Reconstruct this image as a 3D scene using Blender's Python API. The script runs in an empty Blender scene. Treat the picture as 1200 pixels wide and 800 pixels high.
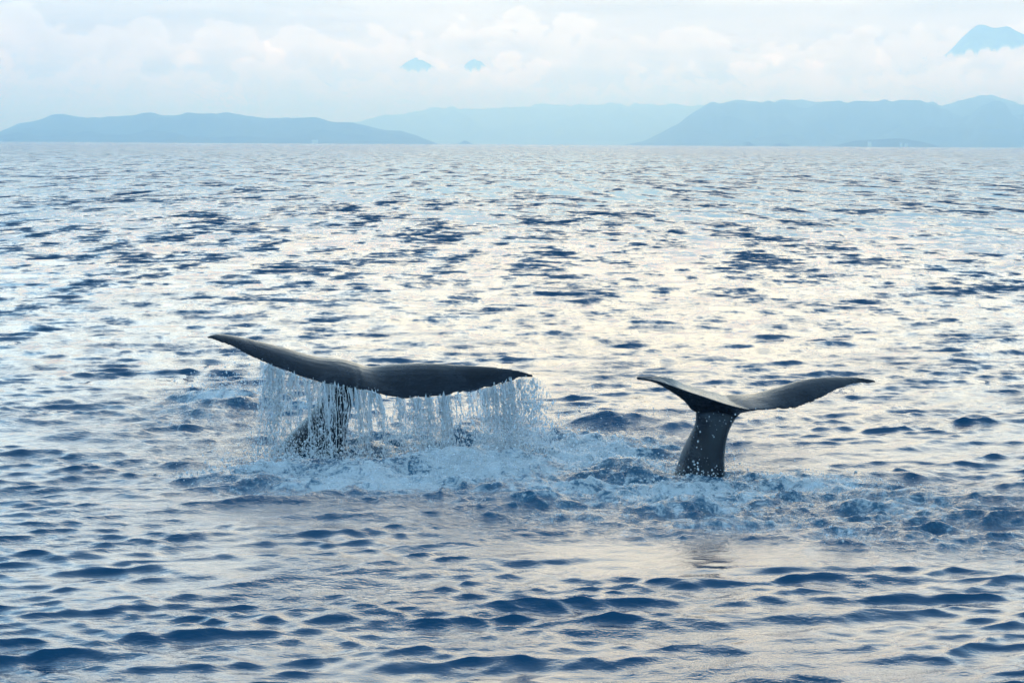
import bpy, bmesh, math, random
import numpy as np
from mathutils import Vector, Matrix

random.seed(7)
rng = np.random.default_rng(11)
scene = bpy.context.scene
COL = scene.collection

# ------------------------------------------------------------------ camera
CAM_H = 4.0                      # eye height on the whale-watching boat, metres
FPX = 2600.0                     # focal length in pixels of a 1200 px wide picture
HORIZ = 168.5
pitch = math.atan2(400.0 - HORIZ, FPX)
ROLL = 7.0 / 1200.0
fwd = Vector((0, math.cos(pitch), -math.sin(pitch)))
up0 = Vector((0, math.sin(pitch), math.cos(pitch)))
rt0 = Vector((1, 0, 0))
rt = (rt0 * math.cos(ROLL) + up0 * math.sin(ROLL)).normalized()
upv = (up0 * math.cos(ROLL) - rt0 * math.sin(ROLL)).normalized()
cam_data = bpy.data.cameras.new('camera')
cam = bpy.data.objects.new('camera', cam_data)
COL.objects.link(cam)
m = Matrix((rt, upv, -fwd)).transposed().to_4x4()
m.translation = Vector((0, 0, CAM_H))
cam.matrix_world = m
cam_data.sensor_width = 36.0
cam_data.lens = 36.0 * FPX / 1200.0
cam_data.clip_start = 0.5
cam_data.clip_end = 150000.0
scene.camera = cam

# ------------------------------------------------------------------ sun and sky
SUN_AZ, SUN_EL = math.radians(4.0), math.radians(12.0)
S = Vector((math.sin(SUN_AZ) * math.cos(SUN_EL), math.cos(SUN_AZ) * math.cos(SUN_EL), math.sin(SUN_EL)))
sun_d = bpy.data.lights.new('sun', 'SUN')
sun_d.energy = 0.5
sun_d.angle = math.radians(38)
sun_d.color = (1.0, 0.94, 0.73)
sun = bpy.data.objects.new('sun', sun_d)
sun.rotation_euler = S.to_track_quat('Z', 'Y').to_euler()
sun.location = (0, 0, 60)
COL.objects.link(sun)

scene.view_settings.view_transform = 'Standard'
scene.view_settings.look = 'None'
scene.view_settings.exposure = -0.43
scene.view_settings.gamma = 1.0
scene.view_settings.use_curve_mapping = False
scene.render.engine = 'CYCLES'
cy = scene.cycles
cy.max_bounces = 8
cy.volume_bounces = 1
cy.transparent_max_bounces = 12
cy.use_denoising = True
cy.sample_clamp_indirect = 8.0


class NT:
    """small helper round a node tree"""
    def __init__(self, tree):
        self.t = tree
        tree.nodes.clear()

    def n(self, kind, **kw):
        nd = self.t.nodes.new(kind)
        for k, v in kw.items():
            if isinstance(v, bpy.types.NodeSocket):
                self.t.links.new(v, nd.inputs[k.replace('_', ' ')])
            elif hasattr(nd, k) and k not in nd.inputs:
                setattr(nd, k, v)
            else:
                nd.inputs[k.replace('_', ' ')].default_value = v
        return nd

    def link(self, a, b):
        self.t.links.new(a, b)

    def val(self, nd, i, v):
        if isinstance(v, bpy.types.NodeSocket):
            self.t.links.new(v, nd.inputs[i])
        else:
            nd.inputs[i].default_value = v

    def math(self, op, a, b=0.0, c=0.0, clamp=False):
        nd = self.t.nodes.new('ShaderNodeMath')
        nd.operation = op
        nd.use_clamp = clamp
        self.val(nd, 0, a); self.val(nd, 1, b); self.val(nd, 2, c)
        return nd.outputs[0]

    def vmath(self, op, a, b=(0, 0, 0), scale=None):
        nd = self.t.nodes.new('ShaderNodeVectorMath')
        nd.operation = op
        self.val(nd, 0, a); self.val(nd, 1, b)
        if scale is not None:
            self.val(nd, 3, scale)
        return nd.outputs['Value'] if op in ('DOT_PRODUCT', 'LENGTH') else nd.outputs[0]

    def noise(self, vec, scale=1.0, detail=2.0, rough=0.5, dist=0.0, out='Fac'):
        nd = self.t.nodes.new('ShaderNodeTexNoise')
        self.val(nd, 'Vector', vec)
        nd.inputs['Scale'].default_value = scale
        nd.inputs['Detail'].default_value = detail
        nd.inputs['Roughness'].default_value = rough
        nd.inputs['Distortion'].default_value = dist
        return nd.outputs[out]

    def smooth(self, x, lo, hi, a=0.0, b=1.0):
        nd = self.t.nodes.new('ShaderNodeMapRange')
        nd.interpolation_type = 'SMOOTHSTEP'
        self.val(nd, 0, x)
        for i, v in ((1, lo), (2, hi), (3, a), (4, b)):
            self.val(nd, i, v)
        return nd.outputs[0]

    def mix(self, f, a, b):
        nd = self.t.nodes.new('ShaderNodeMix')
        nd.data_type = 'RGBA'
        self.val(nd, 0, f); self.val(nd, 6, a); self.val(nd, 7, b)
        return nd.outputs[2]


world = bpy.data.worlds.new('World')
scene.world = world
world.use_nodes = True
w = NT(world.node_tree)
out = w.n('ShaderNodeOutputWorld')
bg = w.n('ShaderNodeBackground')
w.link(bg.outputs[0], out.inputs['Surface'])
def sky_radiance(w, d):
    """colour of the cloudy sky in a direction d (any node tree)"""
    sky = w.n('ShaderNodeTexSky')
    sky.sky_type = 'NISHITA'
    sky.sun_disc = False
    sky.sun_elevation = SUN_EL
    sky.sun_rotation = SUN_AZ
    sky.air_density = 1.0
    sky.dust_density = 2.0
    sep = w.n('ShaderNodeSeparateXYZ')
    w.link(d, sep.inputs[0])
    ez = sep.outputs['Z']
    # cloud field: banks stretched along the horizon, lit from above and behind
    az = w.math('ARCTAN2', sep.outputs['X'], sep.outputs['Y'])
    def flat(ku, kv, ou=0.0, ov=0.0):
        c = w.n('ShaderNodeCombineXYZ')
        w.link(w.math('MULTIPLY_ADD', az, ku, ou), c.inputs[0])
        w.link(w.math('MULTIPLY_ADD', ez, kv, ov), c.inputs[1])
        return c.outputs[0]
    def noise2(vec, scale, detail, rough=0.5, out='Fac'):
        o_ = w.noise(vec, scale, detail, rough, 0.0, out)
        o_.node.noise_dimensions = '2D'
        return o_
    band = noise2(flat(1.0, 9.0), 9.0, 5.0, 0.6)
    def puffs(level, swing, seed, scale):
        """heaped cloud tops: lit rim, fading down into the bank"""
        q = flat(1.0, 1.2, seed, seed * 0.7)
        wob = w.vmath('SCALE', w.vmath('SUBTRACT', noise2(q, scale * 1.6, 2.0, 0.6, 'Color'), (.5, .5, .5)), scale=0.011)
        vo = w.n('ShaderNodeTexVoronoi'); vo.voronoi_dimensions = '2D'
        w.link(w.vmath('ADD', q, wob), vo.inputs['Vector'])
        vo.inputs['Scale'].default_value = scale
        vo.inputs['Detail'].default_value = 2.0
        vo.inputs['Roughness'].default_value = 0.55
        lo = noise2(flat(1.0, 0.2, seed), scale * .25, 2.0)
        top = w.math('MULTIPLY_ADD', w.math('SUBTRACT', lo, 0.5), swing, level)
        top = w.math('MULTIPLY_ADD', w.math('SUBTRACT', 0.45, vo.outputs['Distance']), 0.022, top)
        depth = w.math('SUBTRACT', top, ez)
        edge = w.smooth(depth, 0.0, 0.0014)
        fade = w.smooth(depth, 0.001, 0.024, 1.0, 0.0)
        return w.math('MULTIPLY', edge, fade)
    pf = w.math('ADD', w.math('MULTIPLY', puffs(0.040, 0.032, 0.0, 55.0), 0.32), w.math('MULTIPLY', puffs(0.058, 0.030, 3.1, 40.0), 0.22))
    relief = w.math('ADD', w.math('SUBTRACT', pf, 0.10), w.math('MULTIPLY', w.math('SUBTRACT', band, 0.5), 0.75))
    big = w.noise(w.vmath('MULTIPLY', d, (1.0, 1.0, 2.2)), 5.0, 2.0, 0.55)
    sdot = w.math('MAXIMUM', w.vmath('DOT_PRODUCT', d, tuple(S)), 0.0)
    glow = w.math('POWER', sdot, 32.0)
    lum = w.math('ADD', w.math('MULTIPLY_ADD', glow, 0.1, 0.91), w.smooth(ez, 0.07, 0.17, 0.0, 1.0))
    lum = w.math('MULTIPLY', lum, w.math('ADD', 1.0, relief))
    tint = w.mix(glow, (5.6, 10.5, 15.4, 1), (11.6, 10.8, 8.2, 1))
    tint = w.mix(w.smooth(ez, 0.03, 0.11, 0.85, 0.0), tint, (14.2, 11.5, 8.3, 1))
    ccol = w.vmath('SCALE', tint, scale=lum)
    # cover: closed bank near the horizon, broken cloud with blue between above it
    cover = w.math('ADD', w.smooth(ez, 0.16, 0.85, 1.0, 0.12), w.smooth(big, 0.52, 0.74, 0.0, 0.4), clamp=True)
    skycol = w.mix(cover, sky.outputs[0], ccol)
    return skycol

SKY_STRENGTH = 0.13
bg.inputs['Strength'].default_value = SKY_STRENGTH
w.link(sky_radiance(w, w.n('ShaderNodeTexCoord').outputs['Generated']), bg.inputs['Color'])


# ------------------------------------------------------------------ helpers
def ray(px, py):
    return fwd + rt * ((px - 600.0) / FPX) + upv * ((400.0 - py) / FPX)

def at(px, py, Y):
    """world point seen at a picture position, Y metres ahead of the boat"""
    r = ray(px, py)
    return Vector((0, 0, CAM_H)) + r * (Y / r.y)

def ground(px, py):
    r = ray(px, py)
    return Vector((0, 0, CAM_H)) + r * (CAM_H / -r.z)

def link_mesh(name, verts, faces, mat=None, smooth=True, **props):
    me = bpy.data.meshes.new(name)
    v = np.asarray(verts, dtype=np.float32)
    f = np.asarray(faces, dtype=np.int32)
    k = f.shape[1]
    me.vertices.add(len(v)); me.vertices.foreach_set('co', v.ravel())
    me.loops.add(f.size); me.loops.foreach_set('vertex_index', f.ravel())
    me.polygons.add(len(f))
    me.polygons.foreach_set('loop_start', np.arange(0, f.size, k, dtype=np.int32))
    me.polygons.foreach_set('use_smooth', np.full(len(f), smooth, dtype=bool))
    me.update(calc_edges=True)
    if mat: me.materials.append(mat)
    o = bpy.data.objects.new(name, me)
    COL.objects.link(o)
    for key, val in props.items(): o[key] = val
    return o

def material(name):
    mt = bpy.data.materials.new(name)
    mt.use_nodes = True
    t = NT(mt.node_tree)
    o = t.n('ShaderNodeOutputMaterial')
    return mt, t, o

def tile_noise(seed, n, size, lo, hi, power):
    """random field on a periodic tile: wavelengths lo..hi metres"""
    g = np.random.default_rng(seed)
    fx = np.fft.fftfreq(n, d=size / n)
    k = np.hypot(fx[:, None], fx[None, :])
    amp = np.where((k > 1.0 / hi) & (k < 1.0 / lo), np.maximum(k, 1e-6) ** (-power), 0.0)
    spec = amp * np.exp(2j * np.pi * g.random((n, n)))
    f = np.fft.ifft2(spec).real
    f = (f / f.std()).astype(np.float32)
    def sample(X, Y):
        u = (X / size * n) % n; v = (Y / size * n) % n
        i = np.floor(u).astype(np.int32); j = np.floor(v).astype(np.int32)
        a = (u - i).astype(np.float32); b = (v - j).astype(np.float32)
        i %= n; j %= n
        i1 = (i + 1) % n; j1 = (j + 1) % n
        return (f[i, j] * (1 - a) * (1 - b) + f[i1, j] * a * (1 - b) + f[i, j1] * (1 - a) * b + f[i1, j1] * a * b)
    return sample

def blob(X, Y, px, py, rx, ry, flat=2.0):
    """soft patch on the sea: centre and size given as seen, laid out in metres on the water"""
    c = ground(px, py)
    sx = rx * c.y / FPX
    sy = ry * c.y * c.y / (CAM_H * FPX)
    q = ((X - c.x) / sx) ** 2 + ((Y - c.y) / sy) ** 2
    return np.exp(-0.5 * q ** (flat / 2.0)).astype(np.float32)


# ------------------------------------------------------------------ sea
def sea_arrays():
    dense = np.linspace(math.radians(-16.5), math.radians(16.5), 1020)
    side = np.linspace(math.radians(16.5), math.radians(343.5), 90)[1:-1]
    ang = np.concatenate([dense, side])
    r0 = np.linspace(0.4, 14.6, 40)[:-1]
    r1 = 1.0 / np.linspace(1 / 14.6, 1 / 420.0, 1040)
    r2 = np.geomspace(420.0, 40000.0, 40)[1:]
    rad = np.concatenate([r0, r1, r2])
    dr = np.gradient(rad)
    return ang, rad, dr

FOAM = [(560, 553, 95, 13, 1.0), (440, 566, 130, 12, .9), (300, 556, 60, 7, .85), (600, 520, 55, 15, .8),
        (262, 468, 38, 9, .95), (480, 512, 120, 20, .55), (690, 535, 70, 18, .95), (745, 548, 45, 12, .8),
        (800, 582, 110, 16, .85), (940, 572, 100, 14, .72), (1060, 595, 90, 16, .6), (660, 578, 110, 14, .72),
        (230, 490, 70, 18, .42), (370, 478, 60, 12, .65), (690, 605, 120, 12, .5), (1110, 630, 90, 16, .42),
        (870, 612, 140, 12, .6), (760, 525, 50, 10, .65), (1000, 628, 60, 9, .55), (560, 590, 120, 8, .4), (760, 625, 120, 8, .38), (610, 612, 90, 7, .34)]
CHURN = [(500, 535, 200, 36, 1.0), (270, 480, 100, 26, .75), (720, 545, 130, 34, 1.0), (870, 588, 160, 26, 1.0),
         (1070, 600, 130, 30, 1.0), (680, 605, 150, 18, .7)]

def build_sea(mat):
    ang, rad, dr = sea_arrays()
    nA, nR = len(ang), len(rad)
    X = (rad[:, None] * np.sin(ang)[None, :]).astype(np.float32)
    Y = (rad[:, None] * np.cos(ang)[None, :]).astype(np.float32)
    Z = np.zeros_like(X); DX = np.zeros_like(X); DY = np.zeros_like(X)
    slick = np.clip(1.1 * blob(X, Y, 900, 654, 150, 17, 3.0) + .8 * blob(X, Y, 700, 640, 90, 14), 0, 1)
    slick = np.maximum(slick, 0.3 * blob(X, Y, 330, 610, 150, 16))
    calm = 1.0 - 0.82 * slick
    gust = tile_noise(5, 256, 160.0, 12.0, 80.0, 1.2)(X, Y)
    gmod = np.clip(1.0 + 0.03 * gust, 0.6, 1.4)
    ruffle = np.clip(1.0 + 0.30 * tile_noise(6, 256, 40.0, 1.2, 9.0, 1.2)(X, Y), 0.15, 2.0)
    g = np.random.default_rng(3)
    N = 150
    lam = np.geomspace(0.19, 8.0, N)
    lost = np.zeros(nR)
    tot = 0.0
    for L in lam:
        k = 2 * math.pi / L
        # steepness per component: wind chop of 1.5 to 3 m, ripples below
        s = 0.021 * math.exp(-0.5 * (math.log(L / 0.85) / 0.72) ** 2) + 0.022 * math.exp(-0.5 * (math.log(L / 0.28) / 0.45) ** 2) + 0.003
        s *= (1.0 if L < 0.7 else 0.88 if L < 1.8 else 0.62) * (0.75 + 0.5 * g.random())
        spread = 0.38 if L > 0.45 else 0.42
        th = g.normal(math.radians(-78), spread) + (math.pi if g.random() < 0.12 else 0.0)
        kx, ky = k * math.cos(th), k * math.sin(th)
        ph = g.random() * 2 * math.pi
        fade = np.clip((L / dr - 1.9) / 2.2, 0, 1)
        tot += s * s
        lost += s * s * (1 - fade * fade)
        n = int(np.max(np.nonzero(fade > 0)[0])) + 1
        p = (kx * X[:n] + ky * Y[:n] + ph).astype(np.float32)
        a = (s / k * fade[:n, None]).astype(np.float32) * gmod[:n]
        if L < 3.0: a = a * calm[:n]
        if L < 0.55: a = a * ruffle[:n]
        sn, cs = np.sin(p), np.cos(p)
        Z[:n] += a * cs
        DX[:n] -= a * sn * (1.2 * kx / k)
        DY[:n] -= a * sn * (1.2 * ky / k)
    # crests pinch up, troughs flatten
    Z += np.clip(1.5 * (Z * Z - float(np.mean(Z[60:400] ** 2))), -0.05, 0.10)
    lod = np.sqrt(lost / tot)
    # churned water round the whales
    churn = np.zeros_like(X); foam = np.zeros_like(X)
    for b in CHURN: churn = np.maximum(churn, b[4] * blob(X, Y, *b[:4], 2.0))
    for b in FOAM: foam = np.maximum(foam, b[4] * blob(X, Y, b[0], b[1], b[2] * 1.08, b[3] * 1.15, 2.0))
    t1 = tile_noise(21, 512, 12.0, 0.10, 1.1, 1.75)
    t2 = tile_noise(22, 512, 12.0, 0.25, 1.6, 1.9)
    t3 = tile_noise(23, 512, 9.0, 0.07, 0.5, 1.5)
    lump = t1(X * 0.65, Y)
    ridge = 1.0 - np.abs(t2(X * 0.5, Y * 0.8))
    near = np.clip((60.0 - Y) / 15.0, 0, 1) * (Y > 0)
    Z += near * (churn * (0.013 * lump + 0.012 * ridge) + foam * (0.007 * np.maximum(t3(X, Y * .6), 0) ** 2 * near + 0.026 * np.maximum(lump, -0.6) + 0.04 * foam))
    # single swells thrown up by the tails
    for (px, py, rx, ry, h) in [(706, 499, 34, 2.6, .15), (765, 500, 40, 2.6, .15), (668, 503, 25, 2.6, .08), (262, 476, 38, 5, .24), (560, 545, 80, 6, .17),
                                (430, 556, 80, 5, .13), (300, 565, 45, 4, .15), (735, 556, 22, 5, .20), (640, 575, 60, 5, .07),
                                (930, 565, 70, 5, .05), (1080, 585, 90, 5, .05), (1120, 606, 60, 4, .04), (1020, 637, 40, 3.5, .07),
                                (1000, 680, 95, 2.4, .06), (820, 684, 45, 2.4, .05), (930, 668, 70, 2.0, .03), (900, 655, 120, 10, .03), (700, 520, 40, 4, .10),
                                (826, 566, 22, 3, .05), (370, 548, 40, 4, .06), (615, 590, 32, 3, .08), (580, 580, 25, 3, .07)]:
        Z += h * blob(X, Y, px, py, rx, ry) * np.clip(0.85 + 0.22 * t2(X * .6, Y * .5), 0.2, 1.6)
    # hollow of the footprint ring
    c = ground(985, 652); q = np.hypot((X - c.x) / 0.36, (Y - c.y) / 0.75)
    Z += (0.016 * np.exp(-((q - 1.0) / 0.16) ** 2) - 0.014 * np.exp(-(q / 0.7) ** 2)).astype(np.float32)
    V = np.stack([X + DX, Y + DY, Z], axis=-1).reshape(-1, 3)
    idx = np.arange(nR * nA).reshape(nR, nA)
    nxt = np.roll(idx, -1, axis=1)
    F = np.stack([idx[:-1], idx[1:], nxt[1:], nxt[:-1]], axis=-1).reshape(-1, 4)
    # clockwise angles run +Y towards +X, so this order faces up once reversed
    F = F[:, ::-1]
    # close the small hole under the camera
    V = np.vstack([V, [[0, 0, 0]]])
    o = link_mesh('sea', V, F, mat, True, kind='structure', label='choppy blue sea reflecting a pale cloudy sky', category='sea')
    me = o.data
    for name, arr in (('foam', foam), ('churn', churn), ('slick', slick), ('lod', np.broadcast_to(lod[:, None], X.shape))):
        at_ = me.attributes.new(name, 'FLOAT', 'POINT')
        at_.data.foreach_set('value', np.append(np.ascontiguousarray(arr, dtype=np.float32).ravel(), 0).astype(np.float32))
    return o, (X, Y, Z, foam)

def sea_material():
    mt, t, o = material('sea_water')
    pos = t.n('ShaderNodeNewGeometry').outputs['Position']
    nrm = t.n('ShaderNodeNewGeometry').outputs['Normal']
    def attr(n):
        a = t.n('ShaderNodeAttribute'); a.attribute_name = n
        return a.outputs['Fac']
    foam, churn, slick, lod = attr('foam'), attr('churn'), attr('slick'), attr('lod')
    # ripples too fine for the mesh
    pr = t.vmath('MULTIPLY', pos, (0.6, 1.0, 1.0))
    r1 = t.noise(pr, 7.0, 4.0, 0.6, 0.2)
    r2 = t.noise(t.vmath('MULTIPLY', pos, (0.8, 1.0, 1.0)), 16.0, 3.0, 0.6, 0.3)
    patch = t.smooth(t.noise(pos, 0.35, 3.0, 0.5), 0.35, 0.7, 0.35, 1.25)
    hgt = t.math('ADD', t.math('MULTIPLY', r1, 0.019), t.math('MULTIPLY', r2, 0.007))
    hgt = t.math('MULTIPLY', hgt, patch)
    hgt = t.math('MULTIPLY', hgt, t.math('SUBTRACT', 1.0, t.math('MULTIPLY', slick, 0.75)))
    hgt = t.math('ADD', hgt, t.math('MULTIPLY', t.math('MULTIPLY', churn, t.noise(pos, 9.0, 5.0, 0.65, 0.8)), 0.06))
    bmp = t.n('ShaderNodeBump')
    bmp.inputs['Strength'].default_value = 1.0
    bmp.inputs['Distance'].default_value = 1.0
    t.link(hgt, bmp.inputs['Height'])
    # far off, where the mesh no longer carries the chop, its slopes come from noise
    f1 = t.noise(t.vmath('MULTIPLY', pos, (1.25, 0.75, 0.0)), 1.0, 4.0, 0.65, 0.0, 'Color')
    f2 = t.noise(t.vmath('MULTIPLY', pos, (0.50, 0.09, 0.0)), 1.0, 5.0, 0.62, 0.0, 'Color')
    sl = t.vmath('ADD', t.vmath('SCALE', t.vmath('SUBTRACT', f1, (0.5, 0.5, 0.5)), scale=2.2),
                 t.vmath('SCALE', t.vmath('SUBTRACT', f2, (0.5, 0.5, 0.5)), scale=t.math('MULTIPLY', t.math('POWER', lod, 6.0), 2.9)))
    sl = t.vmath('MULTIPLY', sl, (1.0, 1.0, 0.0))
    # far normals tilted towards the boat so distant water mirrors the brighter, higher sky
    sl = t.vmath('ADD', sl, t.vmath('SCALE', (0.0, -1.0, 0.0), scale=t.math('MULTIPLY', t.math('POWER', lod, 6.0), 0.10)))
    nfar = t.vmath('ADD', bmp.outputs[0], t.vmath('SCALE', sl, scale=lod))
    nn = t.vmath('NORMALIZE', nfar)
    # foam
    fz = t.noise(t.vmath('MULTIPLY', pos, (1.0, 0.7, 1.0)), 4.2, 9.0, 0.70, 1.4)
    fine = t.noise(pos, 22.0, 4.0, 0.6, 0.5)
    v = t.math('ADD', t.math('ADD', t.math('MULTIPLY', fz, 1.0), t.math('MULTIPLY', fine, 0.32)), t.math('MULTIPLY', foam, 0.56))
    fm = t.smooth(v, 0.93, 1.13)
    fm = t.math('MULTIPLY', fm, t.smooth(foam, 0.03, 0.25))
    aer = t.smooth(t.math('ADD', t.math('MULTIPLY', fz, 0.8), t.math('MULTIPLY', foam, 0.6)), 0.45, 1.05)
    aer = t.math('MULTIPLY', aer, t.smooth(foam, 0.02, 0.4))
    aer = t.math('MAXIMUM', aer, t.math('MULTIPLY', churn, t.smooth(fz, 0.35, 0.75, 0.0, 0.45)))
    base = t.mix(aer, (0.0015, 0.055, 0.118, 1), (0.07, 0.20, 0.29, 1))
    water = t.n('ShaderNodeBsdfPrincipled')
    t.link(base, water.inputs['Base Color'])
    water.inputs['Roughness'].default_value = 0.04
    water.inputs['IOR'].default_value = 1.333
    t.link(nn, water.inputs['Normal'])
    froth = t.n('ShaderNodeBsdfPrincipled')
    froth.inputs['Base Color'].default_value = (0.93, 0.94, 0.95, 1)
    froth.inputs['Roughness'].default_value = 0.55
    froth.inputs['IOR'].default_value = 1.333
    fb = t.n('ShaderNodeBump')
    fb.inputs['Distance'].default_value = 0.14
    t.link(t.math('ADD', fz, t.math('MULTIPLY', fine, 0.5)), fb.inputs['Height'])
    t.link(fb.outputs[0], froth.inputs['Normal'])
    mx = t.n('ShaderNodeMixShader')
    t.link(t.math('MULTIPLY', fm, 0.9), mx.inputs[0])
    t.link(water.outputs[0], mx.inputs[1]); t.link(froth.outputs[0], mx.inputs[2])
    t.link(mx.outputs[0], o.inputs['Surface'])
    return mt

sea, SEA = build_sea(sea_material())


# ------------------------------------------------------------------ far land
def land_material(name, col_a, col_b, scale):
    mt, t, o = material(name)
    pos = t.n('ShaderNodeNewGeometry').outputs['Position']
    n = t.noise(pos, scale, 6.0, 0.6)
    p = t.n('ShaderNodeBsdfPrincipled')
    t.link(t.mix(t.smooth(n, 0.35, 0.65), col_a, col_b), p.inputs['Base Color'])
    p.inputs['Roughness'].default_value = 0.95
    p.inputs['Specular IOR Level'].default_value = 0.1
    t.link(p.outputs[0], o.inputs['Surface'])
    return mt

def hill_range(name, prof, D, depth, seed, mat, rough, label, category='hills', nx=260, ny=26, extra=()):
    """terrain sheet: ridge line heights taken over its bearing, spurs and gullies running down to the sea"""
    px = np.array([p[0] for p in prof], float)
    zt = np.array([max(0.0, at(p[0], p[1], D).z) for p in prof])
    xs = np.array([at(p[0], p[1], D).x for p in prof])
    X = np.linspace(xs[0], xs[-1], nx)
    top = np.interp(X, xs, zt)
    k = np.hanning(5); k /= k.sum()
    top = np.convolve(np.pad(top, 2, 'edge'), k, 'valid')
    jag = tile_noise(seed + 100, 256, 6000.0, 60.0, 900.0, 1.2)
    top = top * (1 + 0.030 * jag(X.astype(np.float32), np.zeros(nx, np.float32)))
    f = tile_noise(seed, 256, 9000.0, 160.0, 4000.0, 1.5)
    V = []
    for j in range(ny * 2 - 1):
        u = j / (ny - 1)                      # 0 front shore, 1 ridge, 2 rear shore
        a = 1 - abs(1 - u)
        sh = a ** 1.15
        yy = D - depth * (1 - u)
        n = f(X.astype(np.float32), np.full(nx, yy * 1.3, np.float32))
        z = top * sh + rough * top * n * (sh * (1.02 - sh) * 2.2)
        if j == ny - 1: z = top + rough * 0.12 * top * n
        z = np.minimum(z, top * 0.975 * yy / D) if j != ny - 1 else z
        z = np.where(a <= 0, -0.6, z)
        V.append(np.stack([X * (yy / D), np.full(nx, yy), z], -1))
    V = np.concatenate(V)
    idx = np.arange(len(V)).reshape(-1, nx)
    F = np.stack([idx[:-1, :-1], idx[:-1, 1:], idx[1:, 1:], idx[1:, :-1]], -1).reshape(-1, 4)
    return link_mesh(name, V, F, mat, True, kind='structure', label=label, category=category)

forest = land_material('forested_hill', (0.035, 0.06, 0.035, 1), (0.075, 0.09, 0.05, 1), 0.004)
hill_range('island_hills', [(-60, 166), (-25, 162), (0, 154), (20, 146), (42, 141), (60, 135), (75, 133.5), (92, 138), (103, 139.5), (122, 138), (138, 136), (160, 132),
                            (178, 130.5), (192, 133.5), (205, 132), (218, 128.5), (232, 132.5), (260, 132), (275, 135), (300, 138), (320, 137), (345, 136), (370, 135), (382, 139),
                            (395, 142), (412, 143), (430, 148), (450, 153), (470, 154.5), (488, 159), (503, 165), (512, 168.2)], 13000, 2600, 31, forest, .55,
           'long low blue island with an uneven ridge in the haze', 'island', nx=520)
hill_range('mountain_slope', [(730, 170), (752, 166), (775, 155), (795, 144), (815, 131), (832, 122), (850, 119), (880, 118), (930, 118.5), (980, 118), (1040, 118.5), (1090, 118), (1115, 117.5), (1134, 114), (1150, 111), (1163, 110), (1180, 113), (1196, 116),
                              (1210, 117), (1300, 118), (1420, 119)], 15000, 3600, 37, forest, .45,
           'broad blue mountain slope with its top lost in cloud', 'mountain', nx=300)
hill_range('mountain_range', [(330, 168), (380, 150), (440, 138), (500, 128), (525, 126), (600, 125), (680, 124), (760, 123), (840, 122), (940, 124)], 24000, 4000, 41, forest, .35,
           'very pale distant mountains faint behind the haze', 'mountain', nx=200)
hill_range('headland', [(975, 171), (990, 168), (1000, 165.5), (1015, 164.4), (1040, 163.2), (1060, 163.6), (1078, 166), (1092, 169), (1100, 171.5)], 9500, 500, 43, forest, .4,
           'low dark headland at the foot of the blue mountain slope', 'headland', nx=120)

for (xa, xb, yt, D_, sd, lb) in [(868, 884, 166.2, 9800, 71, 'tiny dark islet off the foot of the blue mountain slope'), (905, 926, 167.2, 9800, 72, 'low dark reef between the tiny islet and the headland'),
                                 (538, 552, 165.2, 11500, 73, 'tiny dark islet beyond the point of the long island')]:
    hz = HORIZ + ((xa + xb) / 2 - 600) * ROLL
    hill_range('islet', [(xa - 3, hz + 1.2), (xa, hz), (xa * .6 + xb * .4, yt), (xa * .35 + xb * .65, yt + .3), (xb, hz), (xb + 3, hz + 1.2)], D_, 60, sd, forest, .3, lb, 'islet', nx=40, ny=8)

wall_mat = land_material('pale_wall', (0.62, 0.62, 0.60, 1), (0.75, 0.75, 0.72, 1), 0.2)
roof_mat = land_material('grey_roof', (0.30, 0.31, 0.33, 1), (0.38, 0.38, 0.39, 1), 0.2)
def shore_building(px, w_, h_, D_, label):
    g0 = at(px, HORIZ, D_); g0.z = 0.2
    root = bpy.data.objects.new('shore_building', None); COL.objects.link(root); root.location = g0
    root['label'] = label; root['category'] = 'building'; root['group'] = 'buildings on the far shore'
    x, y = w_ / 2, w_ * .4
    V = [(-x, -y, 0), (x, -y, 0), (x, y, 0), (-x, y, 0), (-x, -y, h_), (x, -y, h_), (x, y, h_), (-x, y, h_)]
    F = [(0, 1, 5, 4), (1, 2, 6, 5), (2, 3, 7, 6), (3, 0, 4, 7), (4, 5, 6, 7)]
    wl = link_mesh('wall', V, F, wall_mat, False); wl.parent = root
    e = w_ * .06
    V = [(-x - e, -y - e, h_ + .02), (x + e, -y - e, h_ + .02), (x + e, y + e, h_ + .02), (-x - e, y + e, h_ + .02), (-x - e, 0, h_ * 1.3), (x + e, 0, h_ * 1.3)]
    F = [(0, 1, 5, 4), (2, 3, 4, 5), (0, 4, 3, 3), (1, 2, 5, 5)]
    me = bpy.data.meshes.new('roof'); me.from_pydata(V, [], [f if f[2] != f[3] else f[:3] for f in F]); me.materials.append(roof_mat)
    rf = bpy.data.objects.new('roof', me); COL.objects.link(rf); rf.parent = root
for (px, w_, h_, D_, lb) in [(1019, 13, 17, 8950, 'tall pale building before the middle of the low headland'), (1056, 9, 14, 8950, 'narrow pale building at the sloping end of the low headland'),
                             (1062, 11, 11, 8950, 'squat pale building beside the narrow one on the low headland'), (369, 26, 14, 10350, 'wide pale building on the shore of the long island')]:
    shore_building(px, w_, h_, D_, lb)

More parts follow.
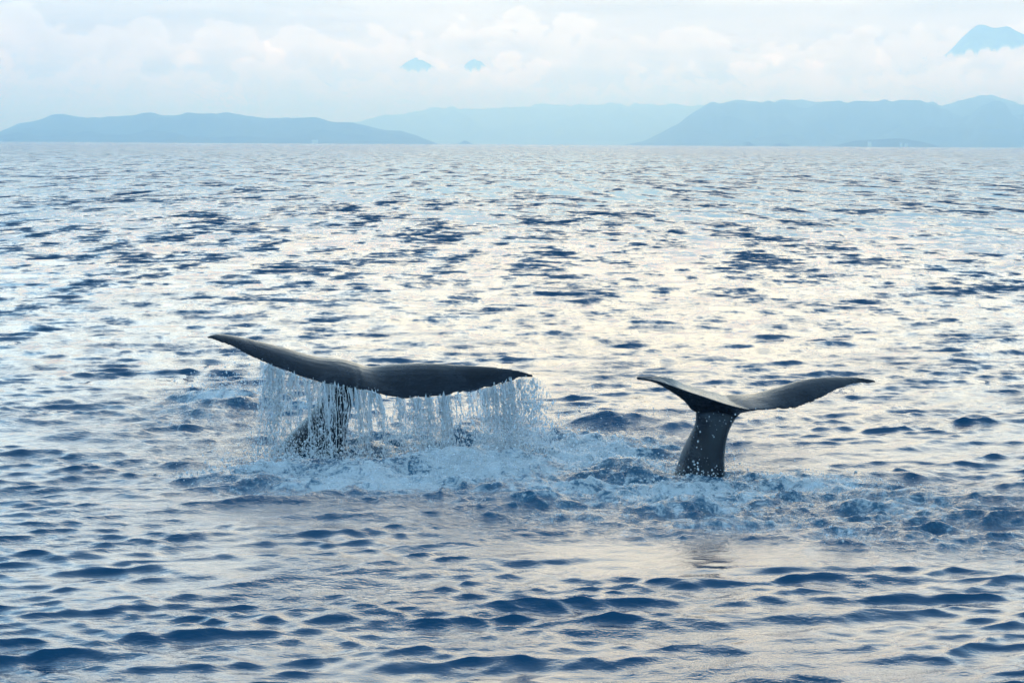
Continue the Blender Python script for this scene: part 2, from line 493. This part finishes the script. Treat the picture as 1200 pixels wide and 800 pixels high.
# ------------------------------------------------------------------ haze
def haze():
    bm = bmesh.new()
    x, y0, y1, z0, z1 = 41000.0, -41000.0, 41000.0, -6.0, 600.0
    bmesh.ops.create_cube(bm, size=1.0)
    for v in bm.verts:
        v.co = Vector((v.co.x * 2 * x, y0 + (v.co.y + .5) * (y1 - y0), z0 + (v.co.z + .5) * (z1 - z0)))
    me = bpy.data.meshes.new('haze'); bm.to_mesh(me); bm.free()
    o = bpy.data.objects.new('haze', me); COL.objects.link(o)
    mt, t, out_ = material('haze_air')
    v = t.n('ShaderNodeVolumePrincipled')
    v.inputs['Color'].default_value = (0.36, 0.62, 1.0, 1)
    v.inputs['Absorption Color'].default_value = (0.8, 0.86, 1, 1)
    v.inputs['Density'].default_value = 1.9e-4
    v.inputs['Anisotropy'].default_value = 0.75
    t.link(v.outputs[0], out_.inputs['Volume'])
    me.materials.append(mt)
    o['kind'] = 'stuff'; o['label'] = 'pale bluish haze over the sea and far hills'; o['category'] = 'haze'
    return o
haze()


# ------------------------------------------------------------------ whales
def whale_material():
    mt, t, o = material('whale_skin')
    tc = t.n('ShaderNodeNewGeometry').outputs['Position']
    n1 = t.noise(tc, 2.2, 6.0, 0.6, 0.4)
    streak = t.noise(t.vmath('MULTIPLY', tc, (3.0, 9.0, 26.0)), 1.6, 4.0, 0.6, 0.5)
    scr = t.noise(t.vmath('MULTIPLY', tc, (5.0, 1.4, 5.0)), 9.0, 3.0, 0.7, 1.5)
    base = t.mix(t.smooth(n1, 0.3, 0.7), (0.005, 0.008, 0.013, 1), (0.015, 0.021, 0.031, 1))
    base = t.mix(t.smooth(scr, 0.64, 0.76, 0.0, 0.5), base, (0.06, 0.068, 0.08, 1))
    p = t.n('ShaderNodeBsdfPrincipled')
    t.link(base, p.inputs['Base Color'])
    t.link(t.smooth(t.math('ADD', t.math('MULTIPLY', n1, 0.7), t.math('MULTIPLY', streak, 0.3)), 0.35, 0.65, 0.20, 0.32), p.inputs['Roughness'])
    p.inputs['IOR'].default_value = 1.38
    p.inputs['Specular IOR Level'].default_value = 0.42
    p.inputs['Specular Tint'].default_value = (0.78, 0.90, 1.0, 1)
    b = t.n('ShaderNodeBump')
    b.inputs['Distance'].default_value = 1.0
    b.inputs['Strength'].default_value = 1.0
    t.link(t.math('ADD', t.math('MULTIPLY', n1, 0.014), t.math('ADD', t.math('MULTIPLY', streak, 0.0006), t.math('MULTIPLY', t.noise(tc, 45.0, 3.0, 0.6), 0.0016))), b.inputs['Height'])
    t.link(b.outputs[0], p.inputs['Normal'])
    t.link(p.outputs[0], o.inputs['Surface'])
    return mt

SKIN = whale_material()

def catmull(P, n):
    """resample control rows with a Catmull-Rom spline"""
    P = np.asarray(P, float)
    Q = np.vstack([2 * P[0] - P[1], P, 2 * P[-1] - P[-2]])
    out_ = []
    m_ = len(P) - 1
    for i in range(n):
        u = i / (n - 1) * m_
        k = min(int(u), m_ - 1); f = u - k
        a, b, c, d_ = Q[k], Q[k + 1], Q[k + 2], Q[k + 3]
        out_.append(0.5 * ((2 * b) + (-a + c) * f + (2 * a - 5 * b + 4 * c - d_) * f * f + (-a + 3 * b - 3 * c + d_) * f ** 3))
    return np.array(out_)

def loft(sections):
    """closed rings -> capped solid"""
    n = len(sections[0]); V = np.concatenate(sections); F = []
    for i in range(len(sections) - 1):
        for j in range(n):
            a = i * n + j; b = i * n + (j + 1) % n
            F.append((a, b, b + n, a + n))
    c0 = len(V); V = np.vstack([V, sections[0].mean(0), sections[-1].mean(0)])
    T = []
    e = (len(sections) - 1) * n
    for j in range(n):
        T.append((c0, (j + 1) % n, j))
        T.append((c0 + 1, e + j, e + (j + 1) % n))
    return V, F, T

def lobe(rows, n=46, edge=0.0, seed=1):
    """rows: leading x,y,z, trailing x,y,z, thickness, camber -> wing-like solid"""
    R = catmull(rows, n)
    g = np.random.default_rng(seed)
    nib = np.interp(np.arange(n), np.arange(0, n, 2), g.normal(0, edge, len(np.arange(0, n, 2))))
    secs = []
    for i in range(n):
        le, te, th, cam_ = R[i, :3], R[i, 3:6].copy(), R[i, 6], R[i, 7]
        ch = te - le
        te = te + ch / max(np.linalg.norm(ch), 1e-6) * nib[i]
        ch = te - le
        sp = R[min(i + 1, n - 1), :3] + R[min(i + 1, n - 1), 3:6] - R[max(i - 1, 0), :3] - R[max(i - 1, 0), 3:6]
        nn = np.cross(sp, ch); nn /= max(np.linalg.norm(nn), 1e-6)
        if nn[2] < 0: nn = -nn
        ring = []
        us = [0, .02, .07, .16, .3, .46, .62, .78, .9, 1.0]
        prof = lambda u: 2.2 * math.sqrt(u) * (1 - u) ** 0.9 * 0.72 + 0.055 * min(1, u * 20)
        for u in us: ring.append(le + ch * u + nn * (th * (0.42 * prof(u)) + cam_ * 4 * u * (1 - u)))
        for u in us[::-1][:-1]: ring.append(le + ch * u + nn * (-th * (0.58 * prof(u)) + cam_ * 4 * u * (1 - u)))
        secs.append(np.array(ring))
    return loft(secs)

def stock(rows, n=30, m_=28):
    """rows: centre x,y,z, half width across, half width fore-aft, yaw"""
    R = catmull(rows, n); secs = []
    for i in range(n):
        c, a, b, yaw = R[i, :3], R[i, 3], R[i, 4], R[i, 5]
        ca, sa = math.cos(yaw), math.sin(yaw)
        ring = []
        for j in range(m_):
            q = 2 * math.pi * j / m_
            u = a * math.copysign(abs(math.cos(q)) ** 0.9, math.cos(q)); v = b * math.copysign(abs(math.sin(q)) ** 1.15, math.sin(q))
            ring.append(c + np.array([u * ca - v * sa, u * sa + v * ca, 0]))
        secs.append(np.array(ring))
    return loft(secs)

def solid_union(name, solids, voxel, smooth_iter, **props):
    bm = bmesh.new()
    for V, F, T in solids:
        vs = [bm.verts.new(v) for v in V]
        for f in list(F) + list(T):
            try: bm.faces.new([vs[i] for i in f])
            except ValueError: pass
    bmesh.ops.recalc_face_normals(bm, faces=bm.faces)
    me = bpy.data.meshes.new(name); bm.to_mesh(me); bm.free()
    o = bpy.data.objects.new(name, me); COL.objects.link(o)
    rm = o.modifiers.new('remesh', 'REMESH'); rm.mode = 'VOXEL'; rm.voxel_size = voxel
    sm = o.modifiers.new('smooth', 'SMOOTH'); sm.iterations = smooth_iter; sm.factor = 0.5
    dg = bpy.context.evaluated_depsgraph_get()
    me2 = bpy.data.meshes.new_from_object(o.evaluated_get(dg))
    o.modifiers.clear(); o.data = me2; me2.name = name
    bpy.data.meshes.remove(me)
    me2.polygons.foreach_set('use_smooth', np.ones(len(me2.polygons), bool))
    me2.materials.clear(); me2.materials.append(SKIN)
    for k, v in props.items(): o[k] = v
    return o

def row(le, te, th, cam_=0.0, k=0.76):
    le = (le[0], le[1], te[2] + (le[2] - te[2]) * k)
    a, b = at(*le), at(*te)
    return [*a, *b, th, cam_]

# tail with its broad flukes held level and the notch edge towards the boat
W1 = [row((242, 394.5, 28.05), (243, 396, 28.0), .03),
      row((256, 391, 28.25), (264, 402.5, 28.0), .05, .01),
      row((286, 396, 28.5), (292, 417, 28.0), .08, .02),
      row((330, 407, 28.75), (335, 435, 28.0), .12, .025),
      row((367, 418, 28.9), (372, 446, 28.0), .17, .025),
      row((398, 422, 29.0), (403, 452.5, 27.98), .23, .02),
      row((414, 426, 29.0), (421, 456.5, 27.98), .25, .01),
      row((425, 430, 29.0), (430, 456.5, 28.0), .235, .005),
      row((440, 430, 29.0), (446, 461.5, 27.98), .22, .0),
      row((458, 427, 28.95), (472, 466, 27.95), .18, .02),
      row((495, 425.5, 28.85), (503, 465.5, 27.95), .13, .03),
      row((532, 427, 28.7), (534, 462, 27.97), .10, .03),
      row((568, 429, 28.5), (562, 457, 28.0), .075, .02),
      row((594, 431.5, 28.3), (588, 449.5, 28.03), .05, .015),
      row((610, 434.5, 28.18), (606, 444.5, 28.06), .042, .005),
      row((625, 439, 28.12), (624, 442.5, 28.08), .034)]
def srow(px, py, Y, a, b, yaw): return [*at(px, py, Y), a, b, yaw]
base1 = at(352, 548, 28.75)
S1 = [srow(416, 442, 28.66, .22, .10, .2), srow(411, 447, 28.72, .22, .17, .2), srow(400, 458, 28.75, .21, .26, .25), srow(386, 486, 28.75, .27, .34, .3),
      srow(366, 520, 28.75, .43, .42, .35), [base1.x, base1.y, base1.z, .54, .5, .35], [base1.x - .25, base1.y + .1, -.9, .62, .64, .35], [base1.x - .6, base1.y + .25, -1.9, .75, .78, .35]]
whale1 = solid_union('sperm_whale', [lobe(W1, 80, .018, 4), stock(S1, 40)], .014, 6,
                     label='diving whale whose wide level flukes pour curtains of water', category='whale', group='diving whales')

# second tail: one lobe swung towards the boat, the other turned away
def lobe3(rows, n=44):
    """rows: front edge M, back edge U, lower edge L (all x,y,z) -> solid with a concave upper face"""
    R = catmull(rows, n); secs = []
    for i in range(n):
        M, U, L = R[i, :3], R[i, 3:6], R[i, 6:9]
        B = L * 0.6 + U * 0.4 + np.array([0, 0.05, -0.0])
        ring = []
        ctr = (M + U) / 2
        sag = np.array([0, 0, -0.02 * np.linalg.norm(U - M)])
        for u in np.linspace(0, 1, 6): ring.append(M * (1 - u) + U * u + sag * 4 * u * (1 - u))
        for u in (.5, 1.0): ring.append(U * (1 - u) + B * u)
        for u in (.33, .66, 1.0): ring.append(B * (1 - u) + L * u)
        bulge = np.array([0, -0.02, 0])
        for u in (.25, .5, .75): ring.append(L * (1 - u) + M * u - bulge * 0.0)
        secs.append(np.array(ring))
    return loft(secs)
def row3(M, U, L): return [*at(*M), *at(*U), *at(*L)]
W2L = [row3((746, 443.6, 25.75), (746, 440.6, 25.80), (746, 445.2, 25.79)),
       row3((760, 445.2, 25.78), (760, 440, 25.90), (760, 446.8, 25.82)),
       row3((773, 447.5, 25.82), (773, 439.8, 26.02), (773, 451.5, 25.90)),
       row3((789, 453, 25.90), (788, 442.5, 26.16), (787, 460, 26.02)),
       row3((808, 459.3, 25.98), (804, 450, 26.34), (801, 470, 26.14)),
       row3((827, 465.5, 26.04), (827, 456.5, 26.48), (812, 482, 26.25)),
       row3((853, 474, 26.10), (848, 462.5, 26.62), (832, 488, 26.35)),
       row3((872, 478.6, 26.14), (866, 469.5, 26.62), (858, 486, 26.38)),
       row3((881, 480.2, 26.16), (880, 476.5, 26.40), (879, 482, 26.3))]
W2R = [row((838, 464, 26.85), (868, 478.5, 26.20), .16, -.03),
       row((858, 463, 26.95), (880, 480, 26.18), .17, -.02),
       row((877, 462.5, 27.02), (890, 479.8, 26.22), .15, -.01),
       row((893, 459, 27.08), (903, 479.6, 26.28), .12, .0),
       row((911, 453.5, 27.14), (918, 479.2, 26.36), .10, .01),
       row((930, 447.5, 27.2), (934, 476.8, 26.45), .085, .015),
       row((947, 443.8, 27.24), (948, 472.6, 26.56), .07, .015),
       row((962, 442, 27.28), (962, 466.5, 26.70), .06, .01),
       row((979, 441.3, 27.32), (978, 458.5, 26.88), .05, .01),
       row((996, 441.4, 27.34), (995, 451.6, 27.06), .045, .005),
       row((1010, 442.6, 27.34), (1009, 449.0, 27.2), .042),
       row((1026, 445.6, 27.34), (1026, 449.6, 27.3), .036)]
b2 = at(819, 560, 26.55)
S2 = [srow(848, 471, 26.50, .33, .12, .35), srow(845, 479, 26.46, .33, .15, .38), srow(841, 486, 26.44, .285, .18, .42), srow(836, 497, 26.44, .225, .23, .45), srow(830, 511, 26.46, .195, .30, .45),
      srow(824, 531, 26.50, .20, .38, .45), [b2.x, b2.y, b2.z, .24, .46, .42], [b2.x - .18, b2.y + .1, -.9, .40, .6, .4], [b2.x - .5, b2.y + .3, -1.9, .55, .75, .4]]
whale2 = solid_union('sperm_whale', [lobe3(W2L), lobe(W2R, 60, .011, 9), stock(S2, 44)], .012, 9,
                     label='diving whale with narrow upswept flukes on a bare dark tail stock', category='whale', group='diving whales')


# ------------------------------------------------------------------ falling water and spray
def water_drop_material():
    mt, t, o = material('aerated_water')
    gl = t.n('ShaderNodeBsdfPrincipled')
    gl.inputs['Base Color'].default_value = (0.93, 0.96, 1.0, 1)
    gl.inputs['Transmission Weight'].default_value = 1.0
    gl.inputs['Roughness'].default_value = 0.12
    gl.inputs['IOR'].default_value = 1.333
    df = t.n('ShaderNodeBsdfDiffuse'); df.inputs['Color'].default_value = (0.92, 0.94, 0.96, 1)
    tr = t.n('ShaderNodeBsdfTranslucent'); tr.inputs['Color'].default_value = (0.92, 0.94, 0.96, 1)
    m1 = t.n('ShaderNodeMixShader'); m1.inputs[0].default_value = 0.5
    t.link(df.outputs[0], m1.inputs[1]); t.link(tr.outputs[0], m1.inputs[2])
    m2 = t.n('ShaderNodeMixShader'); m2.inputs[0].default_value = 0.72
    t.link(gl.outputs[0], m2.inputs[1]); t.link(m1.outputs[0], m2.inputs[2])
    t.link(m2.outputs[0], o.inputs['Surface'])
    return mt
DROPM = water_drop_material()

OCT_V = np.array([[1, 0, 0], [-1, 0, 0], [0, 1, 0], [0, -1, 0], [0, 0, 1], [0, 0, -1]], float)
OCT_F = np.array([[0, 2, 4], [2, 1, 4], [1, 3, 4], [3, 0, 4], [2, 0, 5], [1, 2, 5], [3, 1, 5], [0, 3, 5]])
def drops_mesh(P, Rr, stretch):
    """many drops in one mesh: positions, radii, stretch along z"""
    n = len(P)
    sc = np.stack([Rr, Rr, Rr * stretch], -1)
    V = (OCT_V[None] * sc[:, None, :] + P[:, None, :]).reshape(-1, 3)
    F = (OCT_F[None] + (np.arange(n) * 6)[:, None, None]).reshape(-1, 3)
    return V, F

def strands_mesh(paths, sides=5):
    Vs, Fs, off = [], [], 0
    q = np.arange(sides) * 2 * math.pi / sides
    for P, R_ in paths:
        n = len(P)
        V = np.stack([P[:, None, 0] + R_[:, None] * np.cos(q), P[:, None, 1] + R_[:, None] * np.sin(q), np.repeat(P[:, None, 2], sides, 1)], -1)
        Vs.append(V.reshape(-1, 3))
        i = np.arange(n - 1)[:, None] * sides; j = np.arange(sides)[None, :]; k = (j + 1) % sides
        a, b, c, d_ = i + j, i + k, i + sides + k, i + sides + j
        Fs.append(np.concatenate([np.stack([a, b, c], -1).reshape(-1, 3), np.stack([a, c, d_], -1).reshape(-1, 3)]) + off)
        off += n * sides
    return np.concatenate(Vs), np.concatenate(Fs)

TE1 = catmull([r_[3:6] for r_ in W1], 400)
TEpx = np.interp(np.arange(400), np.linspace(0, 399, len(W1)), [243, 264, 292, 335, 372, 403, 421, 430, 446, 472, 503, 534, 562, 588, 605, 618])
def edge_point(px):
    i = np.interp(px, TEpx, np.arange(400))
    return np.array([np.interp(i, np.arange(400), TE1[:, k]) for k in range(3)])

def falling_water():
    g = np.random.default_rng(77)
    paths, DP, DR, DS = [], [], [], []
    def stream(px, rad_, vx, vy, frac, nd, jit, reach=1.0):
        p0 = edge_point(px) + np.array([g.normal(0, .01), g.normal(0.02, .04), -.005])
        zend = 0.02 + (1 - reach) * p0[2]
        T = math.sqrt(2 * max(p0[2] - zend, .05) / 9.8)
        n = 16
        tt = np.linspace(0, T * frac, n)
        wob = np.cumsum(g.normal(0, .006, (n, 2)), 0)
        P = np.stack([p0[0] + vx * tt + wob[:, 0], p0[1] + vy * tt + wob[:, 1], p0[2] - 4.9 * tt ** 2], -1)
        R_ = rad_ * (0.55 + 0.9 * g.random(n)) * np.linspace(1.25, 0.55, n)
        R_[-1] = .001; R_[0] *= 1.5
        if frac > .05: paths.append((P, R_))
        ts = T * np.sqrt(g.random(nd)) * (1.0)
        sp = jit * (0.25 + ts / T)
        Q = np.stack([p0[0] + vx * ts + g.normal(0, 1, nd) * sp, p0[1] + vy * ts + g.normal(0, 1, nd) * sp, p0[2] - 4.9 * ts ** 2 + g.normal(0, .02, nd)], -1)
        DP.append(Q); DR.append(np.clip(g.lognormal(math.log(.0036), .6, nd), .0014, .018)); DS.append(1.2 + 4.0 * g.random(nd) ** 1.5)
    def clustered(lo, hi, n, k, width):
        c = np.sort(g.uniform(lo, hi, k)); wgt = g.random(k) ** 1.6 + .08; wgt /= wgt.sum()
        return np.clip(c[g.choice(k, n, p=wgt)] + g.normal(0, width, n), lo, hi)
    # spray sheet under the raised lobe
    for px in clustered(302, 352, 60, 12, 1.6):
        stream(px, .004, g.normal(-.10, .16), g.normal(-.1, .15), g.uniform(.3, .95), 50, g.choice([.01, .03, .08]))
    # separate ropes of water before the tail stock
    for px in [346, 350, 356, 361, 364, 369, 374, 377, 381, 386, 389, 394, 399, 402, 407, 413, 416, 419, 425, 427, 433, 437, 441]:
        v_ = g.normal(.16, .14); wd = g.uniform(.003, .011)
        for q in range(g.integers(1, 5)):
            stream(px + g.normal(0, .9), wd * g.uniform(.5, 1.2), v_ + g.normal(0, .03), g.normal(-.12, .05), g.uniform(.5, 1.0), 30, .014)
    for px in clustered(322, 404, 30, 12, 1.5):
        stream(px, .005, g.normal(-.05, .22), g.normal(-.25, .1), g.uniform(.3, 1.0), 36, g.choice([.012, .03]))
    for k in range(11):
        stream(413 + k * .9, .006, .10 + .012 * k, -.1, g.uniform(.6, 1), 46, .02)
    for k in range(12):
        stream(430 + k * .6, .006, .50 + .02 * k, -.1, g.uniform(.5, .97), 34, .02)
    # thin veil in the middle
    for px in clustered(446, 492, 34, 7, 2.0):
        stream(px, .005, g.normal(.18, .12), g.normal(-.1, .12), g.uniform(.2, .9), 50, .03)
    # broad curtain off the far lobe
    for px in clustered(478, 600, 140, 22, 1.4):
        stream(px, .0036, g.normal(.17, .10), g.normal(-.1, .15), g.uniform(.3, .95), 44, g.choice([.01, .025, .06]))
    for px in [498, 512, 520, 534, 548, 561, 572, 583, 596, 604]:
        for q in range(4):
            stream(px + q * .5, .006, .2 + .03 * q, -.1, g.uniform(.5, 1.0), 40, .015)
    # flung past the tip
    for px in 620 - np.abs(g.normal(0, 22, 70)):
        stream(px, .003, g.normal(.38, .24), g.normal(-.1, .2), g.uniform(.03, .3), 50, .06)
    V, F = strands_mesh(paths)
    # torn sheets hanging from the edge between the ropes
    tear = tile_noise(88, 256, 3.0, .03, .6, 1.3)
    Vs, Fs, off = [V], [F], len(V)
    for (xa, xb, ln, vx) in [(302, 322, .30, -.14), (318, 347, .46, -.08), (372, 384, .30, .1), (404, 428, .50, .14), (431, 441, .55, .5), (452, 474, .34, .2), (482, 516, .46, .2),
                             (512, 540, .30, .2), (536, 560, .34, .22), (564, 586, .24, .28)]:
        nx_, ny_ = int((xb - xa) * 1.6), 20
        top_ = np.array([edge_point(p_) for p_ in np.linspace(xa, xb, nx_)])
        tt = np.linspace(0, math.sqrt(2 * ln / 9.8), ny_)
        P = np.zeros((ny_, nx_, 3))
        for j_, t_ in enumerate(tt):
            P[j_] = top_ + np.array([vx * t_, -.1 * t_ + .012, -4.9 * t_ * t_])
            P[j_, :, 1] += .012 * tear(top_[:, 0] * 2.2, np.full(nx_, t_ * .35 + xa))
        h = tear((P[..., 0] * 3.2).astype(np.float32), (P[..., 2] * .55 + xa).astype(np.float32))
        u = np.linspace(0, 1, ny_)[:, None]
        keep = h > (-.55 + 2.1 * u)
        idx = np.arange(nx_ * ny_).reshape(ny_, nx_)
        q = np.stack([idx[:-1, :-1], idx[1:, :-1], idx[1:, 1:], idx[:-1, 1:]], -1)[keep[:-1, :-1]]
        Vs.append(P.reshape(-1, 3)); Fs.append(np.concatenate([q[:, [0, 1, 2]], q[:, [0, 2, 3]]]) + off); off += nx_ * ny_
    V, F = np.concatenate(Vs), np.concatenate(Fs)
    o = link_mesh('falling_water', V, F, DROPM, True, kind='stuff', label='ropes and sheets of water pouring off the wide flukes', category='falling water')
    P = np.concatenate(DP); ok = P[:, 2] > 0
    return P[ok], np.concatenate(DR)[ok], np.concatenate(DS)[ok]
P1, R1, D1 = falling_water()

def sea_height(x, y):
    ang, rad, dr = sea_arrays()
    i = int(np.clip(np.searchsorted(rad, math.hypot(x, y)), 0, len(rad) - 1))
    j = int(np.clip(np.searchsorted(ang[:1020], math.atan2(x, y)), 0, 1019))
    return float(SEA[2][i, j])

FROTH = [(560, 548, 85, 11, 1, 1300), (440, 562, 105, 9, 1, 900), (302, 556, 45, 5, 1, 350), (265, 466, 32, 6, 1, 350), (600, 520, 40, 12, .9, 500),
         (700, 535, 60, 13, 1, 700), (750, 556, 40, 9, .9, 300), (815, 580, 85, 11, .9, 600), (940, 572, 85, 9, .8, 350), (660, 578, 80, 9, .8, 350)]

def spray():
    g = np.random.default_rng(99)
    P, R_, D_ = [P1], [R1], [D1]
    # froth thrown up where the water lands and round the churned crests: (px, py, rx, ry, height, count)
    for (px, py, rx, ry, h, n) in [(560, 540, 70, 7, .10, 900), (430, 552, 90, 6, .09, 700), (300, 552, 38, 5, .10, 420), (265, 462, 30, 4, .14, 600), (365, 542, 38, 5, .12, 1300),
                                   (610, 515, 40, 8, .16, 700), (720, 530, 50, 10, .06, 350), (825, 562, 30, 6, .06, 300), (900, 575, 90, 10, .04, 350), (735, 484, 40, 3, .05, 120),
                                   (320, 470, 45, 10, .22, 500), (1000, 635, 20, 4, .05, 80)]:
        c = ground(px, py); sx = rx * c.y / FPX; sy = ry * c.y ** 2 / (CAM_H * FPX)
        x = c.x + g.normal(0, 1, n) * sx; y = c.y + g.normal(0, 1, n) * sy
        z0 = np.array([sea_height(a, b) for a, b in zip(x, y)])
        z = z0 + g.exponential(h, n)
        P.append(np.stack([x, y, z], -1)); R_.append(np.clip(g.lognormal(math.log(.006), .5, n), .002, .02)); D_.append(.8 + .6 * g.random(n))
    # froth lumps lying on the foam
    for (px, py, rx, ry, sc_, n) in FROTH:
        c = ground(px, py); sx = rx * c.y / FPX; sy = ry * c.y ** 2 / (CAM_H * FPX)
        x = c.x + g.normal(0, .8, n) * sx; y = c.y + g.normal(0, .8, n) * sy
        z = np.array([sea_height(a, b) for a, b in zip(x, y)]) + .004
        P.append(np.stack([x, y, z], -1)); R_.append(np.clip(g.lognormal(math.log(.011 * sc_), .5, n), .003, .035)); D_.append(.3 + .4 * g.random(n))
    # drips off the second tail
    n = 90
    q = [at(g.uniform(812, 868), g.uniform(480, 560), 25.9) for _ in range(n)]
    P.append(np.array(q)); R_.append(np.clip(g.lognormal(math.log(.0042), .6, n), .002, .015)); D_.append(1 + g.random(n))
    n = 60
    q = [at(g.uniform(870, 935), 478 + abs(g.normal(0, 1)) * 22, 26.2) for _ in range(n)]
    P.append(np.array(q)); R_.append(np.clip(g.lognormal(math.log(.004), .4, n), .002, .01)); D_.append(1 + g.random(n))
    P = np.concatenate(P); R_ = np.concatenate(R_); D_ = np.concatenate(D_)
    V, F = drops_mesh(P, R_, D_)
    link_mesh('spray', V, F, DROPM, True, kind='stuff', label='white droplets flying round the two whale tails', category='spray')
spray()


# ------------------------------------------------------------------ peaks standing out above the cloud bank
def cloud_material():
    mt, t, o = material('cloud_bank')
    e = t.n('ShaderNodeEmission')
    pos = t.n('ShaderNodeNewGeometry').outputs['Position']
    col = sky_radiance(t, t.vmath('NORMALIZE', pos))
    t.link(col, e.inputs['Color'])
    e.inputs['Strength'].default_value = SKY_STRENGTH * 1.04
    vl = t.n('ShaderNodeAttribute'); vl.attribute_name = 'veil'
    wisp = noise_wisp(t, pos)
    tp = t.n('ShaderNodeBsdfTransparent'); mx = t.n('ShaderNodeMixShader')
    t.link(t.smooth(t.math('ADD', vl.outputs['Fac'], wisp), 0.0, 0.9), mx.inputs[0])
    t.link(tp.outputs[0], mx.inputs[1]); t.link(e.outputs[0], mx.inputs[2])
    t.link(mx.outputs[0], o.inputs['Surface'])
    return mt
def noise_wisp(t, pos):
    return t.math('MULTIPLY', t.math('SUBTRACT', t.noise(pos, 0.02, 3.0, 0.6), 0.5), 0.7)
CLOUDM = cloud_material()

def cloud(blobs, D, seed, label, bottom=100.0):
    """backdrop of the cloud bank in front of a summit, with a heaped upper edge; blobs: picture x, y, radius"""
    g = np.random.default_rng(seed)
    bl = []
    for (px, py, rp) in blobs:
        bl.append((px, py, rp))
        for k in range(5):
            a = g.uniform(.15, math.pi - .15)
            bl.append((px + math.cos(a) * rp * .85, py - math.sin(a) * rp * .8, rp * g.uniform(.22, .45)))
    x0 = min(b[0] - b[2] for b in bl); x1 = max(b[0] + b[2] for b in bl)
    xs = np.arange(x0, x1, 0.35)
    top = np.full(len(xs), bottom - 1.0)
    for (px, py, rp) in bl:
        q = rp * rp - (xs - px) ** 2
        top = np.where(q > 0, np.minimum(top, py - np.sqrt(np.maximum(q, 0)) * .85), top)
    n = len(xs); R = 24; V = []
    for k in range(R):
        u = k / (R - 1)
        for i_ in range(n):
            # the bank bellies out towards the boat below its top
            V.append(at(xs[i_], top[i_] * (1 - u) + bottom * u, D - 900.0 * math.sin(u * math.pi * .5)))
    idx = np.arange(R * n).reshape(R, n)
    F = np.stack([idx[:-1, :-1], idx[1:, :-1], idx[1:, 1:], idx[:-1, 1:]], -1).reshape(-1, 4)
    o = link_mesh('sky', [tuple(v) for v in V], F, CLOUDM, True, kind='structure', label=label, category='cloud')
    a = o.data.attributes.new('veil', 'FLOAT', 'POINT')
    u = np.linspace(0, 1, R)[:, None] * (bottom - top)[None, :] / 8.0
    a.data.foreach_set('value', np.clip(u, 0, 1).astype(np.float32).ravel())
    return o

PEAKM = land_material('haze_paled_rock', (0.42, 0.43, 0.43, 1), (0.55, 0.55, 0.53, 1), 0.006)  # haze paleness put into the rock colour; summits stand above the haze box

def peak(prof, D, depth, foot, seed, label):
    """mountain top: ridge heights over its bearing, sides falling to a foot hidden in cloud"""
    xs = np.array([at(p[0], p[1], D).x for p in prof]); zs = np.array([at(p[0], p[1], D).z for p in prof])
    zf = at(prof[0][0], foot, D).z
    nx, ny = 90, 15
    X = np.linspace(xs[0], xs[-1], nx); top = np.interp(X, xs, zs)
    f = tile_noise(seed, 256, 4000.0, 90.0, 1500.0, 1.6)
    V = []
    for j in range(2 * ny - 1):
        u = j / (ny - 1); a = 1 - abs(1 - u)
        yy = D - depth * (1 - u)
        n = f(X.astype(np.float32), np.full(nx, yy, np.float32))
        z = zf + (top - zf) * a + np.where(a < .98, .13 * (top - zf) * n * a * (1 - a) * 3, 0.02 * (top - zf) * n)
        z = np.maximum(z, zf)
        V.append(np.stack([X * yy / D, np.full(nx, yy), z], -1))
    V = np.concatenate(V); idx = np.arange(len(V)).reshape(-1, nx)
    F = np.stack([idx[:-1, :-1], idx[:-1, 1:], idx[1:, 1:], idx[1:, :-1]], -1).reshape(-1, 4)
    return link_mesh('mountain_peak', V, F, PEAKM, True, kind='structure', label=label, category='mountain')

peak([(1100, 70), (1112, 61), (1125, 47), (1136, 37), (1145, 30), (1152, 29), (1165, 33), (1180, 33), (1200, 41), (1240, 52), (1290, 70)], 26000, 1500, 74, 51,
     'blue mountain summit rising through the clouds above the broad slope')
cloud([(1096, 70, 12), (1116, 69, 9), (1136, 70, 13), (1158, 68, 13), (1180, 65, 12), (1202, 61, 13), (1226, 66, 20), (1256, 68, 22), (1290, 70, 22)], 23500, 61,
      'white heaped cloud hiding the foot of the blue summit')
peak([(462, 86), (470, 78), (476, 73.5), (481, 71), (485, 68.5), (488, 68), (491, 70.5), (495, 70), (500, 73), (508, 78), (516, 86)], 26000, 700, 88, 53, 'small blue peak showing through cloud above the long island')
cloud([(460, 82, 9), (471, 85, 8), (483, 89, 9), (497, 88, 9), (507, 81, 6), (519, 82, 10)], 23500, 63, 'low white cloud across the foot of the small blue peak')
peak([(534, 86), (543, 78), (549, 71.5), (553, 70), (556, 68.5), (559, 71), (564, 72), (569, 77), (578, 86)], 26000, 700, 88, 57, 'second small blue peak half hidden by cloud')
cloud([(536, 80, 9), (547, 86, 7), (557, 86, 8), (569, 80, 6), (580, 80, 9)], 23500, 64, 'low white cloud beside the second small blue peak')
